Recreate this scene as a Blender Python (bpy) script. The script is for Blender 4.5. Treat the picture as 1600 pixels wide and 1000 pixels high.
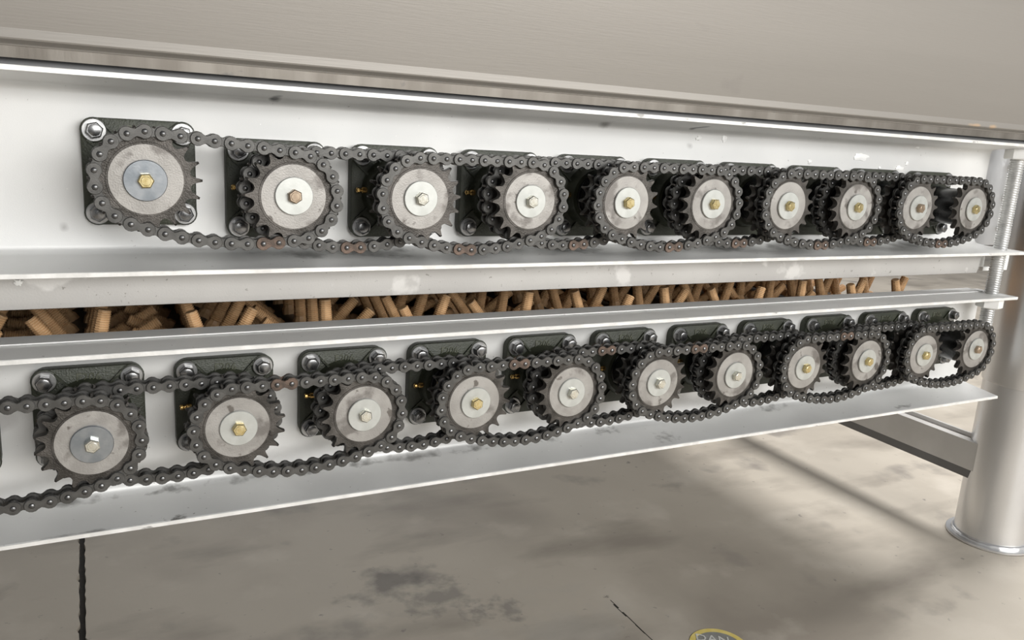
import bpy, math, random
from mathutils import Vector, Matrix
random.seed(7)
PI = math.pi
for o in list(bpy.data.objects):
    bpy.data.objects.remove(o, do_unlink=True)
scene = bpy.context.scene
COL = scene.collection
FZ = 465.0                      # height (mm) of the lower row of shafts above the floor

# ------------------------------------------------------------------ camera
cam_d = bpy.data.cameras.new('camera')
cam = bpy.data.objects.new('camera', cam_d)
COL.objects.link(cam)
Rr = (0.88832633, -0.45513373, 0.0610706)
Rd = (-0.05072017, -0.22942046, -0.972005)
Rf = (0.4564031, 0.86036013, -0.22688469)
cam.matrix_world = Matrix(((Rr[0], -Rd[0], -Rf[0], -0.05335884),
                           (Rr[1], -Rd[1], -Rf[1], -0.95619918),
                           (Rr[2], -Rd[2], -Rf[2], (327.87170793 + FZ) / 1000),
                           (0, 0, 0, 1)))
cam_d.sensor_fit = 'HORIZONTAL'
cam_d.sensor_width = 36.0
cam_d.lens = 1279.25 / 1600 * 36.0
cam_d.clip_start = 0.02
scene.camera = cam

# ------------------------------------------------------------------ world and lights
world = bpy.data.worlds.new('hall_light')
scene.world = world
world.use_nodes = True
wn = world.node_tree
wn.nodes.clear()
w_out = wn.nodes.new('ShaderNodeOutputWorld')
w_bg = wn.nodes.new('ShaderNodeBackground')
w_tc = wn.nodes.new('ShaderNodeTexCoord')
w_sep = wn.nodes.new('ShaderNodeSeparateXYZ')
w_ramp = wn.nodes.new('ShaderNodeValToRGB')
w_map = wn.nodes.new('ShaderNodeMapRange')
w_map.inputs[1].default_value = -1.0
w_map.inputs[2].default_value = 1.0
wn.links.new(w_tc.outputs['Generated'], w_sep.inputs[0])
wn.links.new(w_sep.outputs['Z'], w_map.inputs[0])
wn.links.new(w_map.outputs[0], w_ramp.inputs[0])
w_ramp.color_ramp.elements[0].position = 0.40
w_ramp.color_ramp.elements[0].color = (0.22, 0.205, 0.19, 1)
w_ramp.color_ramp.elements[1].position = 0.52
w_ramp.color_ramp.elements[1].color = (0.85, 0.86, 0.87, 1)
for pos_, c_ in ((0.64, (0.62, 0.63, 0.65, 1)), (0.80, (0.26, 0.265, 0.28, 1))):
    w_e = w_ramp.color_ramp.elements.new(pos_)
    w_e.color = c_
wn.links.new(w_ramp.outputs[0], w_bg.inputs[0])
w_bg.inputs[1].default_value = 0.44
wn.links.new(w_bg.outputs[0], w_out.inputs[0])

def area(name, loc, target, sx, sy, power, color):
    d = bpy.data.lights.new(name, 'AREA')
    d.shape = 'RECTANGLE'
    d.size = sx
    d.size_y = sy
    d.energy = power
    d.color = color
    o = bpy.data.objects.new(name, d)
    COL.objects.link(o)
    o.location = loc
    v = Vector(target) - Vector(loc)
    o.rotation_euler = v.to_track_quat('-Z', 'Y').to_euler()
    return o

area('front_window_light', (1.7, -3.8, 1.7), (0.6, 0, 0.6), 3.8, 1.2, 178, (1.0, 0.992, 0.975))
area('right_skylight', (3.35, 0.6, 4.2), (1.75, 0.3, 0.0), 1.7, 1.5, 215, (1.0, 0.98, 0.96))

area('rear_fill_light', (1.2, 4.6, 1.7), (0.9, 0.3, 0.1), 3.0, 1.4, 30, (1.0, 0.98, 0.95))  # added fill from behind the machine to brighten the floor

scene.view_settings.view_transform = 'Standard'
scene.view_settings.look = 'None'
scene.view_settings.exposure = 0.0
scene.view_settings.gamma = 1.0
scene.view_settings.use_curve_mapping = False

# ------------------------------------------------------------------ materials
def new_mat(name):
    m = bpy.data.materials.new(name)
    m.use_nodes = True
    nt = m.node_tree
    return m, nt, nt.nodes['Principled BSDF']

def mat(name, col, col2=None, metal=0.0, rough=0.5, scale=40.0, rvar=0.1, bump=0.0, bscale=300.0,
        lo=0.4, hi=0.65, detail=4.0, stretch=(1, 1, 1), vary=False, spots=None, spot_col=(0.05, 0.05, 0.045), layer=None):
    """col/col2 mixed by noise, noise roughness and bump, in object space (mm-scaled)."""
    m, nt, b = new_mat(name)
    L = nt.links.new
    tc = nt.nodes.new('ShaderNodeTexCoord')
    mp = nt.nodes.new('ShaderNodeMapping')
    mp.inputs['Scale'].default_value = stretch
    OC = tc.outputs['Object']
    if vary:                                    # every copy gets its own patch of the noise
        oi = nt.nodes.new('ShaderNodeObjectInfo')
        vs_ = nt.nodes.new('ShaderNodeVectorMath'); vs_.operation = 'SCALE'
        vs_.inputs[0].default_value = (3.1, 1.7, 4.3)
        L(oi.outputs['Random'], vs_.inputs['Scale'])
        vo = nt.nodes.new('ShaderNodeVectorMath'); vo.operation = 'ADD'
        L(OC, vo.inputs[0]); L(vs_.outputs[0], vo.inputs[1])
        OC = vo.outputs[0]
    L(OC, mp.inputs[0])
    nz = nt.nodes.new('ShaderNodeTexNoise')
    nz.inputs['Scale'].default_value = scale
    nz.inputs['Detail'].default_value = detail
    L(mp.outputs[0], nz.inputs['Vector'])
    rp = nt.nodes.new('ShaderNodeValToRGB')
    rp.color_ramp.elements[0].position = lo
    rp.color_ramp.elements[1].position = hi
    rp.color_ramp.elements[0].color = (*col, 1)
    rp.color_ramp.elements[1].color = (*(col2 or col), 1)
    L(nz.outputs[0], rp.inputs[0])
    last = rp.outputs[0]
    if layer:
        for (sc, th0, th1, c, st) in layer:
            mp2 = nt.nodes.new('ShaderNodeMapping')
            mp2.inputs['Scale'].default_value = st
            L(OC, mp2.inputs[0])
            n2 = nt.nodes.new('ShaderNodeTexNoise')
            n2.inputs['Scale'].default_value = sc
            n2.inputs['Detail'].default_value = 6
            L(mp2.outputs[0], n2.inputs['Vector'])
            r2 = nt.nodes.new('ShaderNodeMapRange')
            r2.inputs[1].default_value = th0
            r2.inputs[2].default_value = th1
            L(n2.outputs[0], r2.inputs[0])
            mx = nt.nodes.new('ShaderNodeMix')
            mx.data_type = 'RGBA'
            mx.inputs[7].default_value = (*c, 1)
            L(r2.outputs[0], mx.inputs[0])
            L(last, mx.inputs[6])
            last = mx.outputs[2]
    if spots:
        for (px, py, pz, rx, ry, rz, c, amt) in spots:
            # a stain: distorted distance to a point
            va = nt.nodes.new('ShaderNodeVectorMath'); va.operation = 'SUBTRACT'
            va.inputs[1].default_value = (px, py, pz)
            L(tc.outputs['Object'], va.inputs[0])
            vm = nt.nodes.new('ShaderNodeVectorMath'); vm.operation = 'MULTIPLY'
            vm.inputs[1].default_value = (1 / rx, 1 / ry, 1 / rz)
            L(va.outputs[0], vm.inputs[0])
            ln = nt.nodes.new('ShaderNodeVectorMath'); ln.operation = 'LENGTH'
            L(vm.outputs[0], ln.inputs[0])
            n3 = nt.nodes.new('ShaderNodeTexNoise')
            n3.inputs['Scale'].default_value = 2.2 / max(min(rx, 9), min(ry, 9), 0.004) if max(rx, ry) < 9 else 20
            n3.inputs['Detail'].default_value = 7
            L(tc.outputs['Object'], n3.inputs['Vector'])
            ad = nt.nodes.new('ShaderNodeMath'); ad.operation = 'MULTIPLY_ADD'
            ad.inputs[1].default_value = 3.2
            L(n3.outputs[0], ad.inputs[0])
            L(ln.outputs['Value'], ad.inputs[2])
            mr = nt.nodes.new('ShaderNodeMapRange')
            mr.inputs[1].default_value = 2.5
            mr.inputs[2].default_value = 1.7
            mr.inputs[3].default_value = 0
            mr.inputs[4].default_value = amt
            L(ad.outputs[0], mr.inputs[0])
            mx = nt.nodes.new('ShaderNodeMix')
            mx.data_type = 'RGBA'
            mx.inputs[7].default_value = (*c, 1)
            L(mr.outputs[0], mx.inputs[0])
            L(last, mx.inputs[6])
            last = mx.outputs[2]
    L(last, b.inputs['Base Color'])
    b.inputs['Metallic'].default_value = metal
    mr = nt.nodes.new('ShaderNodeMapRange')
    mr.inputs[3].default_value = max(0.02, rough - rvar)
    mr.inputs[4].default_value = rough + rvar
    L(nz.outputs[0], mr.inputs[0])
    L(mr.outputs[0], b.inputs['Roughness'])
    if bump:
        nb = nt.nodes.new('ShaderNodeTexNoise')
        nb.inputs['Scale'].default_value = bscale
        nb.inputs['Detail'].default_value = 3
        L(mp.outputs[0], nb.inputs['Vector'])
        bp = nt.nodes.new('ShaderNodeBump')
        bp.inputs['Strength'].default_value = bump
        bp.inputs['Distance'].default_value = 0.001
        L(nb.outputs[0], bp.inputs['Height'])
        L(bp.outputs[0], b.inputs['Normal'])
    return m

Z = lambda z: (z + FZ) / 1000.0
GRIME = (0.20, 0.195, 0.185)
beam_u = mat('silver_paint_upper', (0.735, 0.735, 0.72), (0.795, 0.795, 0.78), 0.25, 0.45, 6, 0.06, 0.06, 900,
             layer=[(3.5, 0.60, 0.80, (0.62, 0.61, 0.60), (1, 1, 2)), (160, 0.70, 0.74, (0.42, 0.41, 0.39), (1, 1, 1)),
                    (240, 0.715, 0.74, (0.95, 0.95, 0.93), (1, 1, 1))],
             spots=[(0.577, 0, Z(341), .016, .1, .010, (0.28, 0.27, 0.26), .8),
                    (0.726, 0, Z(320), .010, .1, .007, (0.40, 0.39, 0.38), .7),
                    (0.724, 0, Z(346), .006, .1, .004, (0.10, 0.10, 0.11), .9),
                    (0.137, 0, Z(345), .007, .1, .004, (0.15, 0.15, 0.15), .9),
                    (-0.0735, 0, Z(201), .007, .1, .007, (0.42, 0.41, 0.40), .8)] +
             [(x, -0.006, Z(171), .06, .03, .006, GRIME, .75) for x in (0.16, 0.26, 0.40, 0.55, 0.68, 0.80, 0.93, 1.08, 1.2)])
beam_l = mat('silver_paint_lower', (0.735, 0.735, 0.72), (0.795, 0.795, 0.78), 0.25, 0.45, 6, 0.06, 0.06, 900,
             layer=[(3.5, 0.60, 0.80, (0.62, 0.61, 0.60), (1, 1, 2)), (160, 0.70, 0.74, (0.42, 0.41, 0.39), (1, 1, 1)),
                    (240, 0.715, 0.74, (0.95, 0.95, 0.93), (1, 1, 1))],
             spots=[(x, -0.009, Z(-99), rx, .010, .006, GRIME, .75) for x, rx in ((0.02, .03), (0.10, .04), (0.17, .03), (0.33, .05), (0.40, .03), (0.52, .03), (0.62, .03), (0.95, .04), (-.08, .04), (0.25, .03), (1.1, .04))] +
                   [(0.02, -0.073, Z(-110), .012, .01, .01, (0.12, 0.11, 0.1), .9), (-0.06, -0.073, Z(-110), .05, .006, .01, (0.2, 0.19, 0.18), .8),
                    (0.70, -0.05, Z(-104), .02, .02, .02, (0.40, 0.39, 0.38), .7), (1.22, -0.06, Z(-106), .03, .006, .02, (0.2, 0.19, 0.18), .8),
                    (0.13, 0, Z(2), .02, .1, .012, (0.50, 0.49, 0.48), .7), (-0.14, 0, Z(-5), .02, .1, .012, (0.50, 0.49, 0.48), .7)])
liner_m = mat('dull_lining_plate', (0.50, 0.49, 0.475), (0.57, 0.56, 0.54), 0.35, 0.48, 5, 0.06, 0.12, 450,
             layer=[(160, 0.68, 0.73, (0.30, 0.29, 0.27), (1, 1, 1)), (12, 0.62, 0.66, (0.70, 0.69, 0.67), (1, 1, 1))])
edge_m = mat('bare_cut_edge', (0.80, 0.79, 0.76), (0.93, 0.92, 0.89), 0.2, 0.4, 60, 0.05, 0.2, 300,
             layer=[(70, 0.68, 0.72, (0.42, 0.41, 0.39), (0.5, 1, 1))])
leg_m = mat('silver_paint_tube', (0.72, 0.72, 0.72), (0.78, 0.78, 0.78), 0.8, 0.3, 5, 0.05, 0.15, 500)
sheet_m = mat('stainless_sheet', (0.30, 0.28, 0.253), (0.33, 0.308, 0.28), 0.45, 0.5, 3, 0.06, 0.1, 200, stretch=(0.15, 1, 3),
              layer=[(9, 0.70, 0.78, (0.27, 0.25, 0.23), (1, 1, 1))],
              spots=[(1.26, -0.08, Z(381), .03, .05, .004, (0.62, 0.42, 0.25), .8), (1.31, -0.08, Z(381), .02, .05, .004, (0.62, 0.42, 0.25), .6)])
skirt_m = mat('brushed_sheet_edge', (0.21, 0.19, 0.165), (0.28, 0.258, 0.228), 0.6, 0.4, 30, 0.08, 0.1, 300, stretch=(1, 1, 0.08),
              layer=[(60, 0.66, 0.72, (0.16, 0.15, 0.14), (0.6, 1, 1))])
green_m = mat('dark_green_casting', (0.028, 0.032, 0.020), (0.044, 0.049, 0.032), 0.1, 0.45, 60, 0.1, 0.6, 500, vary=True,
              layer=[(45, 0.62, 0.75, (0.065, 0.070, 0.050), (1, 1, 1))])
letter_m = mat('worn_green_lettering', (0.075, 0.08, 0.055), (0.12, 0.125, 0.09), 0.1, 0.45, 90, 0.1)
chain_m = mat('oiled_chain_plate', (0.085, 0.083, 0.078), (0.125, 0.122, 0.115), 0.6, 0.42, 90, 0.08, 0.15, 900, vary=True,
              layer=[(120, 0.6, 0.75, (0.09, 0.085, 0.08), (1, 1, 1))])
pin_m = mat('polished_chain_pin', (0.12, 0.12, 0.12), (0.22, 0.22, 0.22), 0.95, 0.34, 200, 0.05)
roller_m = mat('dark_chain_roller', (0.06, 0.06, 0.06), (0.10, 0.10, 0.10), 0.9, 0.3, 90, 0.05)
rust_m = mat('rusty_brown_plate', (0.085, 0.062, 0.048), (0.17, 0.118, 0.09), 0.4, 0.5, 140, 0.1, 0.4, 800)
spro_m = mat('greasy_sprocket', (0.055, 0.05, 0.044), (0.115, 0.105, 0.095), 0.6, 0.42, 50, 0.1, 0.5, 700, vary=True,
             layer=[(60, 0.64, 0.72, (0.035, 0.03, 0.027), (1, 1, 1))])
face_ms = []
for k in range(4):
    face_ms.append(mat('machined_hub_face', (0.33, 0.314, 0.293), (0.41, 0.392, 0.367), 0.4, 0.45, 35 + 7 * k, 0.07, 0.25, 600, vary=True,
                       layer=[(22 + 6 * k, 0.57 - .01 * k, 0.64, (0.20, 0.185, 0.17), (1, 1.3, 1)),
                              (70, 0.64, 0.70, (0.15, 0.135, 0.12), (1, 1, 1))]))
zinc_m = mat('zinc_washer', (0.50, 0.51, 0.48), (0.58, 0.59, 0.56), 0.5, 0.40, 60, 0.05, 0.05, 500)
zinc_blue = mat('shiny_blue_zinc', (0.30, 0.33, 0.36), (0.42, 0.44, 0.46), 0.9, 0.3, 60, 0.05, 0.05, 500)
yellow_m = mat('yellow_zinc_bolt', (0.62, 0.50, 0.24), (0.72, 0.62, 0.36), 0.9, 0.28, 200, 0.05)
silver_bolt = mat('clear_zinc_bolt', (0.68, 0.66, 0.57), (0.74, 0.73, 0.66), 0.9, 0.28, 200, 0.05)
brown_bolt = mat('browned_bolt', (0.38, 0.29, 0.21), (0.48, 0.38, 0.28), 0.8, 0.32, 200, 0.05)
bolt_m = mat('mounting_bolt_zinc', (0.38, 0.38, 0.38), (0.50, 0.50, 0.49), 0.85, 0.36, 120, 0.05)
bolt_dark = mat('mounting_bolt_head', (0.20, 0.20, 0.20), (0.32, 0.32, 0.32), 0.95, 0.28, 120, 0.05)
paint_bolt = mat('silver_painted_bolt', (0.62, 0.61, 0.60), (0.74, 0.73, 0.72), 0.5, 0.4, 120, 0.05)
brass_m = mat('brass_nipple', (0.55, 0.34, 0.12), (0.75, 0.52, 0.20), 1.0, 0.25, 300, 0.05)
hub_m = mat('black_oily_hub', (0.025, 0.025, 0.025), (0.06, 0.06, 0.06), 0.8, 0.25, 40, 0.08)
drum_m = mat('dark_drum', (0.10, 0.09, 0.08), (0.16, 0.14, 0.12), 0.3, 0.5, 20, 0.1)
rubber_m = mat('tan_rubber', (0.56, 0.34, 0.17), (0.68, 0.44, 0.235), 0.0, 0.5, 60, 0.1, 0.1, 400)
rod_m = mat('zinc_threaded_rod', (0.50, 0.50, 0.49), (0.62, 0.62, 0.61), 0.6, 0.38, 60, 0.06)
nut_m = mat('white_painted_nut', (0.80, 0.80, 0.78), (0.86, 0.86, 0.84), 0.1, 0.4, 30, 0.05)
blob_m = mat('white_paint_splash', (0.88, 0.88, 0.86), (0.92, 0.92, 0.90), 0.05, 0.35, 60, 0.05, 0.5, 200)
cross_m = mat('grey_painted_channel', (0.62, 0.61, 0.59), (0.70, 0.69, 0.67), 0.3, 0.45, 10, 0.06)
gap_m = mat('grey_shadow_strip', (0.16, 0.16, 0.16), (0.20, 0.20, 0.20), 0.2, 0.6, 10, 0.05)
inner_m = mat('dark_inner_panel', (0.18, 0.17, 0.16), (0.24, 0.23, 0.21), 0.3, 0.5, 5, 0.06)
yellow_tape = mat('faded_yellow_print', (0.78, 0.62, 0.16), (0.84, 0.70, 0.26), 0, 0.5, 60, 0.05)
grey_print = mat('grey_sticker', (0.26, 0.26, 0.24), (0.34, 0.34, 0.32), 0, 0.5, 60, 0.05)
white_print = mat('white_lettering', (0.66, 0.66, 0.62), (0.74, 0.74, 0.70), 0, 0.5, 60, 0.05)

conc_m = mat('concrete', (0.44, 0.395, 0.33), (0.55, 0.50, 0.425), 0.0, 0.55, 2.2, 0.15, 0.35, 60, lo=0.3, hi=0.7, detail=8,
             layer=[(1.6, 0.50, 0.66, (0.34, 0.30, 0.25), (1, 1, 1)), (7, 0.56, 0.80, (0.60, 0.55, 0.475), (1, 1, 1)), (3.6, 0.52, 0.68, (0.31, 0.275, 0.23), (0.7, 1.6, 1)),
                    (45, 0.68, 0.75, (0.26, 0.235, 0.21), (1, 1, 1)), (5, 0.60, 0.70, (0.30, 0.27, 0.235), (1, 1, 1))],
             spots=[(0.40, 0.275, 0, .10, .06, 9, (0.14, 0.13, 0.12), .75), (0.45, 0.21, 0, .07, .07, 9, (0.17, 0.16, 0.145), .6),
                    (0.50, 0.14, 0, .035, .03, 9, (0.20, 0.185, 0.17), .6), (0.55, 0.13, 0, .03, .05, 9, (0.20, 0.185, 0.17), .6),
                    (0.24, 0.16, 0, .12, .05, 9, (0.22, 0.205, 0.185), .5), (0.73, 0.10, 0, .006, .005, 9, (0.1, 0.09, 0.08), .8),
                    (0.62, 0.05, 0, .14, .10, 9, (0.44, 0.42, 0.38), .4)])
dark_joint = mat('dark_joint_filler', (0.02, 0.018, 0.015), (0.035, 0.03, 0.025), 0, 0.7, 60, 0.05)

# ------------------------------------------------------------------ mesh helper (all input in mm)
class MB:
    def __init__(s):
        s.v = []; s.f = []; s.m = []
    def add(s, vs, fs, mi=0):
        n = len(s.v)
        s.v += [tuple(p) for p in vs]
        for f in fs:
            s.f.append(tuple(n + i for i in f)); s.m.append(mi)
    def box(s, x0, x1, y0, y1, z0, z1, mi=0):
        vs = [(x, y, z) for x in (x0, x1) for y in (y0, y1) for z in (z0, z1)]
        s.add(vs, [(0, 1, 3, 2), (4, 6, 7, 5), (0, 4, 5, 1), (2, 3, 7, 6), (0, 2, 6, 4), (1, 5, 7, 3)], mi)
    def rings(s, rings, mi=0, cap0=True, cap1=True, closed=True):
        """list of equal-length closed loops, bridged"""
        k = len(rings[0]); vs = [p for r in rings for p in r]; fs = []
        for a in range(len(rings) - 1):
            for i in range(k):
                j = (i + 1) % k
                fs.append((a * k + i, a * k + j, (a + 1) * k + j, (a + 1) * k + i))
        if cap0: fs.append(tuple(reversed(range(k))))
        if cap1: fs.append(tuple(range((len(rings) - 1) * k, len(rings) * k)))
        s.add(vs, fs, mi)
    def lathe_y(s, prof, n=24, cx=0, cz=0, mi=0, cap0=True, cap1=True, ph=0):
        """prof: list (radius, y), axis along y, going from back (+y) to front (-y)"""
        s.rings([[(cx + r * math.cos(ph + 2 * PI * i / n), y, cz + r * math.sin(ph + 2 * PI * i / n)) for i in range(n)] for r, y in prof],
                mi, cap0, cap1)
    def lathe_z(s, prof, n=24, cx=0, cy=0, mi=0, cap0=True, cap1=True, ph=0):
        s.rings([[(cx + r * math.cos(ph + 2 * PI * i / n), cy + r * math.sin(ph + 2 * PI * i / n), z) for i in range(n)] for r, z in prof],
                mi, cap0, cap1)
    def lathe_x(s, prof, n=12, cy=0, cz=0, mi=0):
        s.rings([[(x, cy + r * math.cos(2 * PI * i / n), cz + r * math.sin(2 * PI * i / n)) for i in range(n)] for r, x in prof], mi)
    def prism_y(s, out, layers, mi=0):
        """out: outline [(x,z)], layers: [(y, inset)] with inset scaling towards outline centroid in mm"""
        cx = sum(p[0] for p in out) / len(out); cz = sum(p[1] for p in out) / len(out)
        rs = []
        for y, ins in layers:
            r = []
            for x, z in out:
                d = math.hypot(x - cx, z - cz) or 1
                r.append((x - (x - cx) / d * ins, y, z - (z - cz) / d * ins))
            rs.append(r)
        s.rings(rs, mi)
    def extrude_x(s, prof, x0, x1, mi=0, n=1):
        """prof: closed [(y,z)]"""
        rs = [[(x0 + (x1 - x0) * t / n, y, z) for y, z in prof] for t in range(n + 1)]
        s.rings(rs, mi)
    def mesh(s, name, mats, angle=32):
        me = bpy.data.meshes.new(name)
        me.from_pydata([(x / 1000, y / 1000, z / 1000) for x, y, z in s.v], [], s.f)
        for m_ in (mats if isinstance(mats, (list, tuple)) else [mats]):
            me.materials.append(m_)
        me.polygons.foreach_set('material_index', s.m)
        bm_fix(me)
        me.polygons.foreach_set('use_smooth', [True] * len(me.polygons))
        me.set_sharp_from_angle(angle=math.radians(angle))
        me.update()
        return me

import bmesh
def bm_fix(me):
    bm = bmesh.new(); bm.from_mesh(me)
    bmesh.ops.recalc_face_normals(bm, faces=bm.faces)
    bm.to_mesh(me); bm.free()

def link(name, me, parent=None, loc=(0, 0, 0), rot=None):
    o = bpy.data.objects.new(name, me)
    COL.objects.link(o)
    o.location = Vector(loc) / 1000
    if rot: o.rotation_euler = rot
    if parent: o.parent = parent
    return o

def tag(o, label=None, cat=None, group=None, kind=None):
    if label: o['label'] = label
    if cat: o['category'] = cat
    if group: o['group'] = group
    if kind: o['kind'] = kind
    return o

def thing(name, label, cat, loc=(0, 0, 0), group=None):
    return tag(link(name, None, None, loc), label, cat, group)

def arc(cx, cy, r, a0, a1, n):
    return [(cx + r * math.cos(a0 + (a1 - a0) * i / n), cy + r * math.sin(a0 + (a1 - a0) * i / n)) for i in range(n + 1)]

def rrect(hx, hz, r, n=5):
    o = []
    for sx, sz, a in ((1, 1, 0), (-1, 1, PI / 2), (-1, -1, PI), (1, -1, 3 * PI / 2)):
        o += arc(sx * (hx - r), sz * (hz - r), r, a, a + PI / 2, n)
    return o

def text_mesh(txt, size, ext, m_, name='lettering', align='CENTER'):
    cu = bpy.data.curves.new(name, 'FONT')
    cu.body = txt; cu.size = size; cu.extrude = ext
    cu.align_x = align; cu.align_y = 'CENTER'; cu.resolution_u = 2
    t = bpy.data.objects.new(name, cu)
    COL.objects.link(t)
    dg = bpy.context.evaluated_depsgraph_get()
    me = bpy.data.meshes.new_from_object(t.evaluated_get(dg))
    bpy.data.objects.remove(t, do_unlink=True)
    me.materials.clear(); me.materials.append(m_)
    me.name = name
    return me

# ------------------------------------------------------------------ floor
fl = tag(link('floor', None), kind='structure')
b = MB(); b.box(-3000, 9000, -4000, 9000, -80, -9)
link('joint_bed', b.mesh('joint_bed', dark_joint), fl)
def slab(x0, x1, jag0, jag1):
    ys = [-4000, -600] + [y for y in range(-580, 1200, 14)] + [1300, 9000]
    def edge(x, j, sd):
        r = random.Random(sd)
        return [(x + ((r.random() - .5) * 3.2 + (4.0 if j and r.random() > .93 else 0) * j if j else 0), y) for y in ys]
    l = edge(x0, jag0, 3); rgt = edge(x1, jag1, 5)
    vs = []
    for (a, y), (c, _) in zip(l, rgt):
        vs += [(a, y, 0), (c, y, 0), (a, y, -80), (c, y, -80)]
    fs = []
    for i in range(len(ys) - 1):
        p = i * 4; q = p + 4
        fs += [(p, p + 1, q + 1, q), (p + 2, q + 2, q + 3, p + 3), (p, q, q + 2, p + 2), (p + 1, p + 3, q + 3, q + 1)]
    mb = MB(); mb.add(vs, fs); return mb
link('concrete_slab', slab(-3000, -94.5, 0, -1).mesh('concrete_slab', conc_m), fl)
link('concrete_slab', slab(-85, 9000, 1, 0).mesh('concrete_slab', conc_m), fl)
# hairline crack, a shallow dark groove filled with dirt
r = random.Random(2)
cr = MB(); pts = [(729 + r.uniform(-1.5, 1.5), 88 - 13 * i) for i in range(14)]
for (xa, ya), (xb, yb) in zip(pts, pts[1:]):
    cr.box(min(xa, xb) - .7, max(xa, xb) + .7, yb, ya, -1, .25)
tag(link('floor_crack', cr.mesh('floor_crack', dark_joint), fl), 'thin dark hairline crack')

# round floor sticker
st = thing('floor_sticker', 'round grey sticker with yellow rim and white letters on the concrete floor', 'sticker', (822, -92, 0))
mb = MB(); N = 40
def disc_pts(r, z): return [(r * math.cos(2 * PI * i / N), r * math.sin(2 * PI * i / N), z) for i in range(N)]
mb.rings([disc_pts(48.5, 0.2), disc_pts(48.5, 0.7), disc_pts(39, 0.7)], 0, True, False)
link('yellow_rim', mb.mesh('yellow_rim', yellow_tape), st)
mb = MB(); mb.rings([disc_pts(39, 0.3), disc_pts(39, 0.75)]); link('grey_center', mb.mesh('grey_center', grey_print), st)
tm = text_mesh('DAN', 0.026, 0.00015, white_print)
link('lettering', tm, st, (2, 20, 1.0), (0, 0, math.radians(-32)))

# ------------------------------------------------------------------ channel beams
def channel_profile(zb, zt, F=73.0, tip=5.0, root=12.0, web=7.0):
    p = []
    p += [(web, zb), (-F, zb), (-F, zb + tip - 1.2), (-F + 1.2, zb + tip)]
    c = 9.0
    p += [(-c, zb + root - .3)] + arc(-c, zb + root + c - .3, c, -PI / 2, 0, 4)[1:]
    p += arc(-c, zt - root - c + .3, c, 0, PI / 2, 4)
    p += [(-F + 1.2, zt - tip), (-F, zt - tip + 1.2), (-F, zt), (web, zt)]
    return p
def beam(label, zb, zt, x0, x1, xweb, m_):
    t = thing('channel_beam', label, 'beam', (0, 0, 0))
    mb = MB()
    mb.extrude_x([(y, z + FZ) for y, z in channel_profile(zb, zt)], x0, xweb)
    if x1 > xweb:
        for z0, z1 in ((zb, zb + 5), (zt - 5, zt)):
            mb.box(xweb, x1, -73, 7, z0 + FZ, z1 + FZ)
    link('channel', mb.mesh('channel', m_), t)
    # bright cut edge of the flange tips (bare, chipped metal)
    for z0 in (zb + .1, zt - 5.0):
        e = MB(); r = random.Random(int(z0))
        xs = [x0 + 1 + k * (x1 - x0 - 2) / 90 for k in range(91)]
        rg = [[(x, -73.0, z0 + FZ), (x, -73.5 - .4 * r.random(), z0 + .3 + FZ), (x, -73.5 - .4 * r.random(), z0 + 4.2 + .6 * r.random() + FZ), (x, -73.0, z0 + 4.8 + FZ)] for x in xs]
        e.rings(rg); tag(link('flange_edge', e.mesh('flange_edge', edge_m), t), 'bright chipped flange edge')
    return t
ub = beam('upper long silver painted steel channel beam carrying the upper chain row', 162, 356.5, -420, 1470, 1418, beam_u)
lb = beam('lower long silver painted steel channel beam carrying the lower chain row', -113, 83.7, -420, 1466, 1466, beam_l)
# folded sheet lying on the lower beam, lining plate below the upper beam
mb = MB()
mb.extrude_x([(y, z + FZ) for y, z in ((-21, 84.2), (8.6, 84.2), (8.6, 60), (10, 60), (10, 85.6), (-21, 85.6))], -420, 1440)
tag(link('liner_sheet', mb.mesh('liner_sheet', beam_l), lb), 'thin sheet laid on top of the beam')
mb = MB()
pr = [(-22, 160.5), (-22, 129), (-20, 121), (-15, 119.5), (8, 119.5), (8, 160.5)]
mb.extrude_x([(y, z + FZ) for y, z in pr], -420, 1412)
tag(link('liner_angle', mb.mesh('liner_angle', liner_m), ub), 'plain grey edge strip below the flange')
# paint blobs on the web
def blob(x, z, rx, rz, sd, par):
    r = random.Random(sd); n = 16
    ph = [r.uniform(.6, 1.15) for _ in range(n)]
    o1 = [(x + rx * ph[i] * math.cos(2 * PI * i / n), z + rz * ph[i] * math.sin(2 * PI * i / n)) for i in range(n)]
    mb = MB(); mb.prism_y(o1, [(0.1, 0), (-.8, 0.3), (-1.4, rz * .45)])
    return link('paint_blob', mb.mesh('paint_blob', blob_m), par)
for k, (x, z, rx, rz) in enumerate([(1081, 318, 19, 7), (967, 306, 5, 4), (1178, 303, 10, 5), (1195, 312, 5, 4), (1130, 302, 4, 3), (740, 331, 6, 4), (788, 333, 5, 6), (1215, 340, 7, 4), (-116, 149, 5, 4)]):
    o = blob(x, z + FZ, rx, rz, k, ub)
    if z < 160: o.location.y = -0.0225

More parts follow.
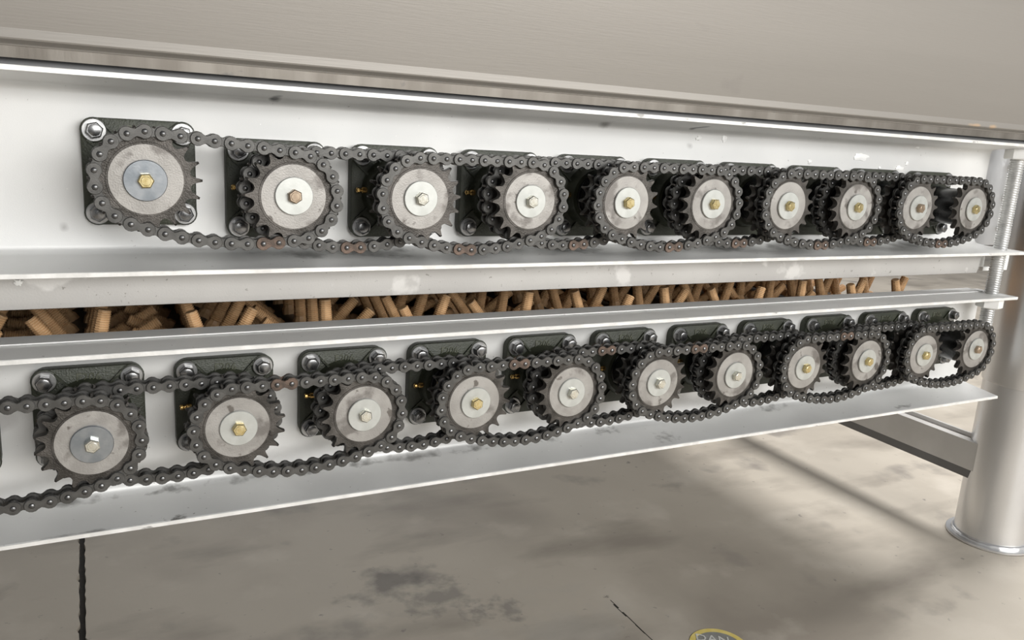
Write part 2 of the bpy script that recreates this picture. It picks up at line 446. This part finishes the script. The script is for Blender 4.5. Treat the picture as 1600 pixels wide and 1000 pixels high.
# ------------------------------------------------------------------ hopper above
hp = thing('hopper', 'large plain stainless sheet hopper above the upper beam', 'hopper', (0, 0, 0))
X0, X1 = -420, 1505
def strip(name, prof, m_, x1=X1, lab=None):
    mb = MB(); mb.extrude_x([(y, z + FZ) for y, z in prof], X0, x1)
    o = link(name, mb.mesh(name, m_), hp)
    if lab: o['label'] = lab
strip('skirt', [(-58, 363), (-60, 363), (-61, 374), (-59, 374)], skirt_m, lab='brownish brushed skirt strip')
strip('lip', [(-59, 373.8), (-62.0, 373.4), (-62.6, 374.6), (-61.2, 375.4), (-66.2, 378.6), (-66.8, 380), (-65.2, 388.5), (-62, 388.5)], sheet_m, lab='bright rolled lip')
strip('side_panel', [(-62.5, 388.2), (-65.2, 388.2), (-215, 1150), (-212, 1150)], sheet_m)
strip('top_panel', [(-213, 1148), (-213, 1151), (900, 1151), (900, 1148)], sheet_m)
strip('floor_panel', [(-22, 360), (-22, 357.6), (760, 357.6), (760, 360)], inner_m)
strip('gap_shade_strip', [(-47, 357.4), (-47, 378), (-44, 378), (-44, 357.4)], gap_m)  # added dark strip, its colour stands in for shade in the open gap
strip('far_panel', [(758, 360), (900, 1150), (903, 1150), (761, 360)], sheet_m)
for xx in (X0, X1 - 3):
    mb = MB()
    pr = [(-60, 360), (-66, 388), (-213, 1150), (900, 1150), (760, 360)]
    mb.extrude_x([(y, z + FZ) for y, z in pr], xx, xx + 3)
    link('end_panel', mb.mesh('end_panel', sheet_m), hp)

# far side of the machine
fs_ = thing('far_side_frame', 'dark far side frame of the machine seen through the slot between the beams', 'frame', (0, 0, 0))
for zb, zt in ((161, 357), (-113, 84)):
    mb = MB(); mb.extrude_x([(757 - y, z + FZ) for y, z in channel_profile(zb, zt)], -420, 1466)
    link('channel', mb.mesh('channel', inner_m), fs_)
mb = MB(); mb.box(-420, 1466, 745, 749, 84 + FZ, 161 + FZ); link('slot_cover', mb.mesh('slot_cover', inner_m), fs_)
mb = MB(); mb.box(-420, 1460, 8, 757, -113 + FZ, -109 + FZ); link('bottom_light_blocker', mb.mesh('bottom_light_blocker', inner_m), fs_)  # unseen panel added to keep light from entering below
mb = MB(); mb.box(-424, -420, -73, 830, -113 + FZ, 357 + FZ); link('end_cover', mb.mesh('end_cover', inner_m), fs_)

# ------------------------------------------------------------------ leg, cross member
LX, LY = 1647, -10
lg = thing('support_leg', 'round silver tube leg standing on a flanged foot at the right', 'leg', (LX, LY, 0))
mb = MB(); mb.lathe_z([(70, 6), (70, FZ - 118)], 56); link('lower_tube', mb.mesh('lower_tube', leg_m), lg)
mb = MB(); mb.lathe_z([(70, FZ - 118), (73, FZ - 117), (74, FZ - 113), (74, FZ + 420)], 56); link('upper_sleeve', mb.mesh('upper_sleeve', leg_m), lg)
mb = MB(); mb.lathe_z([(83, 0), (85, 1.2), (85, 5), (83.5, 6), (69, 6)], 56); link('foot_flange', mb.mesh('foot_flange', leg_m), lg)
mb = MB(); r = random.Random(4); n = 72
rg = []
for k in range(7):
    a = PI * k / 6
    rg.append([((70 + (5 + .8 * math.sin(i * 2.1 + r.random())) * math.cos(a * .5) * 1.0) * math.cos(2 * PI * i / n) if k < 6 else 70 * math.cos(2 * PI * i / n),
                (70 + (5 + .8 * math.sin(i * 2.1)) * math.cos(a * .5)) * math.sin(2 * PI * i / n) if k < 6 else 70 * math.sin(2 * PI * i / n),
                6 + 7 * math.sin(a * .5)) for i in range(n)])
mb.rings(rg, cap0=False, cap1=False); link('weld_bead', mb.mesh('weld_bead', leg_m), lg)

z_ = FZ
cm = thing('cross_member', 'low grey steel cross member running back from the right leg', 'beam', (0, 0, 0))
mb = MB()
pr = [(1581, z_ - 254), (1581, z_ - 315), (1587, z_ - 315), (1606, z_ - 315), (1612, z_ - 315), (1612, z_ - 245), (1606, z_ - 245), (1606, z_ - 254)]
mb.rings([[(x, y, z) for x, z in pr] for y in (-8, 800)])
link('channel', mb.mesh('channel', cross_m), cm)
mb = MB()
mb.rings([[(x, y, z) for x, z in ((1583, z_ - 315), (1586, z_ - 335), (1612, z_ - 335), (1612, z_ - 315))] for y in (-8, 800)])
tag(link('lower_shade_bar', mb.mesh('lower_shade_bar', gap_m), cm), 'added darker strip standing for shade along the lower edge')  # shade under the flange put into the colour of an added bar

# ------------------------------------------------------------------ adjusting screw and bracket
def hexpts(af, z, cx=0, cy=0, ph=0):
    R = af / math.sqrt(3)
    return [(cx + R * math.cos(ph + PI / 3 * i), cy + R * math.sin(ph + PI / 3 * i), z) for i in range(6)]
RX, RY = 1440, -38
sc_ = thing('adjusting_screw', 'thick threaded adjusting rod with nuts beside the right leg', 'screw', (RX, RY, 0))
def thread_rod(z0, z1, r, pitch, n=20):
    rg = []; steps = int((z1 - z0) / pitch) * 4
    for k in range(steps + 1):
        z = z0 + (z1 - z0) * k / steps
        row = []
        for i in range(n):
            ph = (k / 4 + i / n) % 1.0
            rr = r - 2.0 * abs(2 * ph - 1)
            row.append((rr * math.cos(2 * PI * i / n), rr * math.sin(2 * PI * i / n), z))
        rg.append(row)
    mb = MB(); mb.rings(rg); return mb
link('threaded_rod', thread_rod(15 + FZ, 344 + FZ, 12.6, 4.2).mesh('threaded_rod', rod_m, 80), sc_)
def hexnut(af, z0, z1, ph=0.2):
    mb = MB(); mb.rings([hexpts(af - 3, z0, ph=ph), hexpts(af, z0 + 1.5, ph=ph), hexpts(af, z1 - 1.5, ph=ph), hexpts(af - 3, z1, ph=ph)]); return mb
link('nut', hexnut(40, 330 + FZ, 349 + FZ).mesh('nut', nut_m), sc_)
link('nut', hexnut(40, 58 + FZ, 77.3 + FZ).mesh('nut', nut_m), sc_)

br = thing('bolted_guide_plate', 'silver guide plate with a column of bolts behind the threaded rod', 'bracket', (0, 0, 0))
mb = MB(); mb.box(1424, 1530, 8, 16, 168 + FZ, 352 + FZ); link('plate', mb.mesh('plate', leg_m), br)
mb = MB(); r = random.Random(8)
mb.rings([[(1506 + r.uniform(-2, 2), -6, z + FZ), (1513, -6 + r.uniform(-1.5, 1.5), z + FZ), (1513, 8, z + FZ), (1506, 8, z + FZ)] for z in range(172, 352, 9)])
link('weld_strip', mb.mesh('weld_strip', nut_m), br)
def bolt_mesh(af=14.6, h=8.5, wr=11.4, wt=2.4, n=32):
    mb = MB()
    R = af / math.sqrt(3)
    def hp(s, y): return [(s * R * math.cos(PI / 3 * i), y, s * R * math.sin(PI / 3 * i)) for i in range(6)]
    mb.rings([hp(1, 0), hp(1, -h + 1.2), hp(.86, -h)])
    mb.lathe_y([(af * .40, -h), (af * .36, -h - .25)], 14)
    w = MB(); w.lathe_y([(wr, 0), (wr, -wt + .5), (wr - .6, -wt)], n)
    return mb, w
bm_, wm_ = bolt_mesh()
BOLT = bm_.mesh('mounting_bolt', [bolt_dark]); WASH = wm_.mesh('washer', [bolt_m])
PB = bm_.mesh('guide_bolt', paint_bolt)
for z in (315, 258, 201):
    link('bolt', PB, br, (1497, 8, z + FZ))
gb = thing('rod_guide_block', 'small white U shaped guide block around the rod under the upper beam', 'bracket', (0, 0, 0))
mb = MB(); mb.box(1429, 1445, -10, -3, 130 + FZ, 160.8 + FZ); link('side_plate', mb.mesh('side_plate', nut_m), gb)
mb = MB(); mb.box(1503, 1519, -10, -3, 122 + FZ, 160.8 + FZ); link('side_plate', mb.mesh('side_plate', nut_m), gb)
mb = MB(); mb.box(1445, 1503, -10, -3, 122 + FZ, 129 + FZ); link('cross_plate', mb.mesh('cross_plate', nut_m), gb)

# ------------------------------------------------------------------ roller shafts, housings, chains
S = 138.9; DX = 10.49; ZUR = 245.88; NT = 18
PITCH = 15.6
PR = PITCH / (2 * math.sin(PI / NT))
YF, YB = -92.2, -66.0
upper = [(i * S, ZUR + (13.8 if i == 0 else 0)) for i in range(10)]
lower = [((i - 1.5) * S + DX, 0.0) for i in range(12)]

def sprocket_outline():
    o = []
    st = 2 * PI / NT; rr = 5.0
    tip = PR + 5.8
    for k in range(NT):
        a = k * st                              # seat angle
        ca, sa = math.cos(a), math.sin(a)
        loc = []
        for d in (-62, -38, -14, 14, 38, 62):   # seat arc, opening outwards
            t = PI + math.radians(d)
            loc.append((PR + rr * math.cos(t), rr * math.sin(-t)))
        loc.sort(key=lambda q: q[1])
        loc = [(PR + 1.2, -6.0)] + loc + [(PR + 1.2, 6.0)]
        for u, v in loc:
            o.append((u * ca - v * sa, u * sa + v * ca))
        for da in (-.024, .024):
            t = a + st / 2 + da * .8
            o.append((tip * math.cos(t), tip * math.sin(t)))
    return o
so = sprocket_outline()
def sp_layer(y, ch):
    out = []
    for x, z in so:
        r_ = math.hypot(x, z); r2 = r_ if r_ < PR - 2 else (PR - 2) + (r_ - PR + 2) * ch
        out.append((x * r2 / r_, y, z * r2 / r_))
    return out
mb = MB(); mb.rings([sp_layer(4.3, .72), sp_layer(2.4, 1), sp_layer(-2.4, 1), sp_layer(-4.3, .72)])
mb.lathe_y([(35.6, -4.2), (35.2, -4.8), (33.9, -4.8)], 44, cap0=False)
SPROCKET = mb.mesh('sprocket', spro_m, 30)
mb = MB(); mb.rings([sp_layer(4.3, .72), sp_layer(2.4, 1), sp_layer(-2.4, 1), sp_layer(-4.3, .72)])
SPROCKET_B = mb.mesh('rear_sprocket', spro_m, 30)
HUBF = []
for fm in face_ms:
    mb = MB(); mb.lathe_y([(33.4, -4.4), (33.3, -5.1), (33.0, -5.3)], 48); HUBF.append(mb.mesh('hub_face', fm, 25))
mb = MB(); mb.lathe_y([(19.2, 0), (19.6, -.5), (19.6, -2.0), (19.0, -2.6)], 44)
RW = [mb.mesh('retaining_washer', zinc_m, 25), mb.mesh('retaining_washer', zinc_blue, 25)]
mb = MB()
R_ = 13 / math.sqrt(3)
def hpt(s_, y): return [(s_ * R_ * math.cos(PI / 3 * i), y, s_ * R_ * math.sin(PI / 3 * i)) for i in range(6)]
mb.rings([hpt(1, 0), hpt(1, -5.0), hpt(.84, -6.0)])
mb.lathe_y([(4.6, -6.0), (4.2, -6.25)], 14)
HB = [mb.mesh('hex_bolt', m_, 25) for m_ in (yellow_m, silver_bolt, brown_bolt)]
mb = MB(); mb.lathe_y([(29, -30), (30, -32), (30, -89)], 32); HUB = mb.mesh('hub', hub_m)
mb = MB(); mb.lathe_y([(15, 700), (15, -95)], 20); SHAFT = mb.mesh('shaft', hub_m)
mb = MB(); mb.lathe_y([(33, 700), (33, 22), (31, 20)], 28); DRUM = mb.mesh('drum', drum_m)
# rubber finger: ribbed, slightly tapered, standing along +z from the drum
prof = [(10.5, 30), (10.5, 40), (8.6, 43)]
nr = 20
for k in range(nr):
    z = 46 + k * 2.75; base = 8.6 - 1.3 * k / nr
    prof += [(base - .6, z), (base + .35, z + .9), (base + .35, z + 1.9), (base - .6, z + 2.7)]
prof += [(6.6, 46 + nr * 2.75 + .5)]
mb = MB(); mb.lathe_z(prof, 10); FINGER = mb.mesh('rubber_finger', rubber_m, 25)

# bearing housing meshes
mb = MB(); mb.prism_y(rrect(54, 54, 15, 6), [(0, 0), (-11.2, 0), (-12.6, .7), (-13, 1.8)])
for sx in (-1, 1):
    for sz in (-1, 1):
        mb.lathe_y([(12.9, -12.5), (12.5, -13.8), (12.2, -14.0)], 24, sx * 41.5, sz * 41.5)
        # the two ribs that run from each corner to the boss
        for off in (-11.5, 11.5):
            ux, uz = sx / math.sqrt(2), sz / math.sqrt(2); nx, nz = -uz, ux
            q = [(36 * ux + nx * off * .9, 36 * uz + nz * off * .9), (57 * ux + nx * off, 57 * uz + nz * off)]
            w = 1.3
            o4 = [(q[0][0] + nx * w, q[0][1] + nz * w), (q[1][0] + nx * w, q[1][1] + nz * w), (q[1][0] - nx * w, q[1][1] - nz * w), (q[0][0] - nx * w, q[0][1] - nz * w)]
            mb.prism_y(o4, [(-12, 0), (-15.2, 0), (-15.8, .5)])
mb.lathe_y([(42, -12.6), (39.5, -16), (38, -26), (36.5, -28), (33, -28)], 40, cap0=False, cap1=True)
CAST = mb.mesh('casting', green_m, 35)
mb = MB(); mb.lathe_y([(31, -27.5), (31, -29.5), (29, -30.5), (24, -30.5), (22, -33), (17, -33)], 36); INSERT = mb.mesh('bearing_insert', hub_m)
mb = MB(); mb.lathe_x([(3.6, -36), (3.6, -43), (2.4, -44), (2.4, -46), (3.3, -47), (3.0, -49.5), (1.4, -50.5)], 10, -21, 2)
NIP = mb.mesh('grease_nipple', brass_m)
LETTER = text_mesh('F206', 0.0125, 0.0007, letter_m, 'raised_lettering')

ORD = ['first', 'second', 'third', 'fourth', 'fifth', 'sixth', 'seventh', 'eighth', 'ninth', 'tenth', 'eleventh', 'twelfth']
def housing(x, z, lab, group, sd):
    r = random.Random(sd)
    t = thing('bearing_housing', lab, 'bearing', (x, 0, z + FZ), group)
    link('casting', CAST, t)
    for sx in (-1, 1):
        for sz in (-1, 1):
            bo = link('mounting_bolt', BOLT, t, (sx * 41.5, -16.4, sz * 41.5), (r.uniform(-.03, .03), r.uniform(0, 1), r.uniform(-.03, .03)))
            link('washer', WASH, bo, (0, 2.4, 0))
    link('bearing_insert', INSERT, t)
    tag(link('grease_nipple', NIP, t), 'small brass grease nipple')
    link('raised_lettering', LETTER, t, (0, -13.2, 43), (PI / 2, 0, 0))
    return t

def roller(x, z, lab, group, sd, front, back, phF, phB, bolt, wash, fph, ny, faces=0):
    r = random.Random(sd * 13 + 5)
    t = thing('plucking_roller', lab, 'roller', (x, 0, z + FZ), group)
    link('shaft', SHAFT, t); link('hub', HUB, t); link('drum', DRUM, t)
    o = link('sprocket', SPROCKET, t, (0, YF, 0), (0, phF, 0))
    hf = link('hub_face', HUBF[faces], o, (0, 0, 0), (0, r.uniform(0, 6), 0)); hf['label'] = 'round machined steel hub face with stains'
    if back: link('sprocket', SPROCKET_B, t, (0, YB, 0), (0, phB, 0))
    w_ = link('retaining_washer', RW[wash], t, (r.uniform(-1, 1), YF - 5.3, r.uniform(-1, 1)), (r.uniform(-.02, .02), 0, r.uniform(-.02, .02)))
    w_['label'] = 'large shiny zinc washer'
    link('hex_bolt', HB[bolt], t, (w_.location.x * 1000, YF - 7.9, w_.location.z * 1000), (0, r.uniform(0, 1), 0))
    for k in range(8):
        a = math.radians(fph + 45 * k)
        for j in range(ny):
            y = 42 + 74 * j + (37 if k % 2 else 0) + (18.5 if sd % 2 else 0)
            link('rubber_finger', FINGER, t, (0, y, 0), (0, a, 0))
    return t

# chain link meshes, local x along the link between its two pins
def plate_outline(re, waist):
    o = []
    h = PITCH / 2
    a = math.radians(136)
    for sx in (1, -1):
        pts = arc(h, 0, re, -a * 1.0, a * 1.0, 11)
        if sx < 0: pts = [(-x, -z) for x, z in pts]
        o += pts
        o.append((0, waist if sx > 0 else -waist))
    return o
def plate(mb, yc, out, th, front, mi):
    # chamfer on the side away from the centre
    s_ = -1 if front else 1
    mb.prism_flat(out, [(yc - s_ * th / 2, 1.0), (yc + s_ * (th / 2 - .45), 1.0), (yc + s_ * th / 2, .94)], mi)
def prism_flat(self, out, layers, mi=0):
    h = PITCH / 2
    rs = []
    for y, sc2 in layers:
        r = []
        for x, z in out:
            cx = h if x > 1 else (-h if x < -1 else 0)
            r.append((cx + (x - cx) * sc2, y, z * sc2))
        rs.append(r)
    self.rings(rs, mi)
MB.prism_flat = prism_flat
PO = plate_outline(6.9, 3.5)
def outer_mesh(name, pm, pin):
    mb = MB()
    for s_, fr in ((-1, True), (1, False)):
        plate(mb, s_ * 7.9, PO, 1.9, fr, 0)
    for cx in (-PITCH / 2, PITCH / 2):
        mb.lathe_y([(2.7, 10.0), (2.7, -9.3), (2.3, -10.0), (1.4, -10.5), (.5, -10.7)], 12, cx, 0, 1)
    return mb.mesh(name, [pm, pin], 30)
def inner_mesh(name):
    mb = MB()
    for s_, fr in ((-1, True), (1, False)):
        plate(mb, s_ * 5.75, plate_outline(7.0, 3.9), 1.9, fr, 0)
    for cx in (-PITCH / 2, PITCH / 2):
        mb.lathe_y([(4.75, 4.7), (4.75, -4.7)], 12, cx, 0, 1)
    return mb.mesh(name, [chain_m, roller_m], 30)
OUTER = outer_mesh('outer_link', chain_m, pin_m)
CONN = outer_mesh('connecting_link', rust_m, pin_m)
INNER = inner_mesh('inner_link')

def chain_path(A, B, theta, phi):
    """closed polyline (x,z): taut top strand, wrapped right end, sagging bottom strand, wrapped left end"""
    ax, az = A; bx, bz = B
    d = math.hypot(bx - ax, bz - az); al = math.atan2(bz - az, bx - ax)
    P = []
    n = 60
    for i in range(n): P.append((d * i / n, PR))
    for i in range(90):
        a = PI / 2 - (PI + -theta) * i / 90          # from top round the right to bottom + theta short
        P.append((d + PR * math.cos(a), PR * math.sin(a)))
    aB = -PI / 2 + theta; aA = -PI / 2 - theta
    xs, zs = d + PR * math.cos(aB), PR * math.sin(aB)
    xe = PR * math.cos(aA)
    w = xs - xe; h = w * math.tan(theta) / 4
    for i in range(80):
        t = i / 80
        P.append((xs - w * t, zs - 4 * h * t * (1 - t)))
    for i in range(90):
        a = aA - (PI - theta) * i / 90
        P.append((PR * math.cos(a), PR * math.sin(a)))
    ca, sa = math.cos(al), math.sin(al)
    return [(ax + x * ca - z * sa, az + x * sa + z * ca) for x, z in P]
def march(P, start, n):
    """pins exactly one pitch apart along the closed polyline; returns pins, travelled length minus loop length"""
    m = len(P); cum = [0]
    for i in range(m):
        q = P[(i + 1) % m]; cum.append(cum[-1] + math.hypot(q[0] - P[i][0], q[1] - P[i][1]))
    tot = cum[-1]
    i = start; cur = P[i]; s_ = cum[i]; pins = [cur]; turns = 0; trav = 0
    seg = i; tpos = 0.0
    for k in range(n):
        while True:
            a = P[seg % m]; b_ = P[(seg + 1) % m]
            dx, dz = b_[0] - a[0], b_[1] - a[1]
            fx, fz = a[0] - cur[0], a[1] - cur[1]
            A_ = dx * dx + dz * dz; B_ = 2 * (fx * dx + fz * dz); C_ = fx * fx + fz * fz - PITCH ** 2
            D_ = B_ * B_ - 4 * A_ * C_
            if A_ > 1e-12 and D_ >= 0:
                t = (-B_ + math.sqrt(D_)) / (2 * A_)
                if tpos < t <= 1:
                    tpos = t; cur = (a[0] + dx * t, a[1] + dz * t); break
            seg += 1; tpos = -1e-9
        pins.append(cur)
    end = cum[seg % m] + tot * (seg // m) + tpos * (cum[seg % m + 1] - cum[seg % m])
    return pins, end - cum[start] - tot

def make_chain(A, B, yc, lab, group, sd, conn=None):
    r = random.Random(sd)
    st = r.randrange(10, 50)
    d = math.hypot(B[0] - A[0], B[1] - A[1])
    n = 36
    lo, hi = 0.02, 1.0
    for _ in range(30):
        mid = (lo + hi) / 2
        pins, e = march(chain_path(A, B, mid, 0), st, n)
        if e > 0: lo = mid                      # chain longer than loop: more sag
        else: hi = mid
    pins, e = march(chain_path(A, B, (lo + hi) / 2, 0), st, n)
    pins = pins[:n]
    cx = sum(p[0] for p in pins) / n; cz = sum(p[1] for p in pins) / n
    t = thing('roller_chain', lab, 'chain', (cx, yc, cz + FZ), group)
    # connecting link: the outer link closest to the wanted place
    best = None
    for k in range(0, n, 2):
        p, q = pins[k], pins[(k + 1) % n]
        mx, mz = (p[0] + q[0]) / 2, (p[1] + q[1]) / 2
        if conn is not None:
            dd = abs(mx - conn[0]) + (0 if (mz > (A[1] + B[1]) / 2) == (conn[1] > 0) else 999)
            if best is None or dd < best[0]: best = (dd, k)
    for k in range(n):
        p, q = pins[k], pins[(k + 1) % n]
        a = math.atan2(q[1] - p[1], q[0] - p[0])
        mx, mz = (p[0] + q[0]) / 2, (p[1] + q[1]) / 2
        if k % 2 == 0:
            isb = best and best[1] == k
            o = link('connecting_link' if isb else 'outer_link', CONN if isb else OUTER, t, (mx - cx, 0, mz - cz), (0, -a, 0))
            if isb: o['label'] = 'rusty brown connecting link'
        else:
            o = link('inner_link', INNER, t, (mx - cx, 0, mz - cz), (0, -a, 0))
    return pins

def seat_phase(pins, c):
    """rotation about y that puts a tooth gap under the chain's rollers"""
    best = min(pins, key=lambda p: abs(math.hypot(p[0] - c[0], p[1] - c[1]) - PR))
    return -math.atan2(best[1] - c[1], best[0] - c[0])

def build_row(cs, first_front, rowname, group_suffix, bolts, washes, fph, ny, conn, ends, off_left):
    n = len(cs)
    phF = [None] * n; phB = [None] * n
    def nm(i):
        return ORD[i - off_left] if i >= off_left else 'cut off'
    for i in range(n - 1):
        front = (i % 2 == first_front)
        yc = YF if front else YB
        lay = 'front' if front else 'rear'
        if i < off_left:
            lab = 'front roller chain running off the left edge in the %s row' % rowname
        else:
            lab = '%s roller chain linking %s and %s sprocket from left, %s row' % (lay, nm(i), nm(i + 1), rowname)
        pins = make_chain(cs[i], cs[i + 1], yc, lab, 'roller chains of the %s row' % rowname, hash((n, i)) & 0xffff if False else n * 31 + i, conn.get(i))
        for j in (i, i + 1):
            ph = seat_phase(pins, cs[j])
            if front: phF[j] = ph
            else: phB[j] = ph
    for i, (x, z) in enumerate(cs):
        if i < off_left:
            lab = 'plucking roller of the %s row hidden off the left edge, only its fingers in view' % rowname
            hl = 'green bearing housing cut off by the left edge, %s row' % rowname
        else:
            what = ['gold bolt', 'pale silver bolt', 'brown bolt'][bolts[i]]
            lab = '%s sprocket and roller from left in the %s row, %s in its washer' % (nm(i), rowname, what)
            hl = 'dark green square bearing housing behind the %s sprocket from left, %s row' % (nm(i), rowname)
        housing(x, z, hl, 'bearing housings of the %s row' % rowname, i + n)
        roller(x, z, lab, 'sprocket rollers of the %s row' % rowname, i + n * 3, True, phB[i] is not None,
               phF[i] if phF[i] is not None else 0.1, phB[i] or 0, bolts[i], washes[i], fph[i % len(fph)], ny, (i * 7 + n) % 4)

# bolts: 0 gold, 1 pale silver, 2 brown
build_row(upper, 0, 'upper', '', [0, 2, 1, 1, 0, 0, 0, 0, 2, 0], [1, 0, 0, 0, 0, 0, 0, 0, 0, 0], [20, 5, 33, 12], 4,
          {0: (100, -1), 1: (215, -1), 2: (345, -1), 3: (490, -1), 4: (625, -1), 5: (770, -1), 6: (900, -1), 7: (1040, -1), 8: (1190, -1)}, None, 0)
build_row(lower, 0, 'lower', '', [0, 1, 0, 1, 0, 1, 1, 1, 0, 0, 0, 2], [0, 1, 0, 0, 0, 0, 0, 0, 0, 0, 0, 0],
          [32, 11, -17, -3, -27, 8, 24, -12, 17, 2, -21, -19], 8,
          {2: (128, 1), 4: (400, 1), 5: (560, 1), 6: (690, 1), 8: (980, 1)}, None, 1)
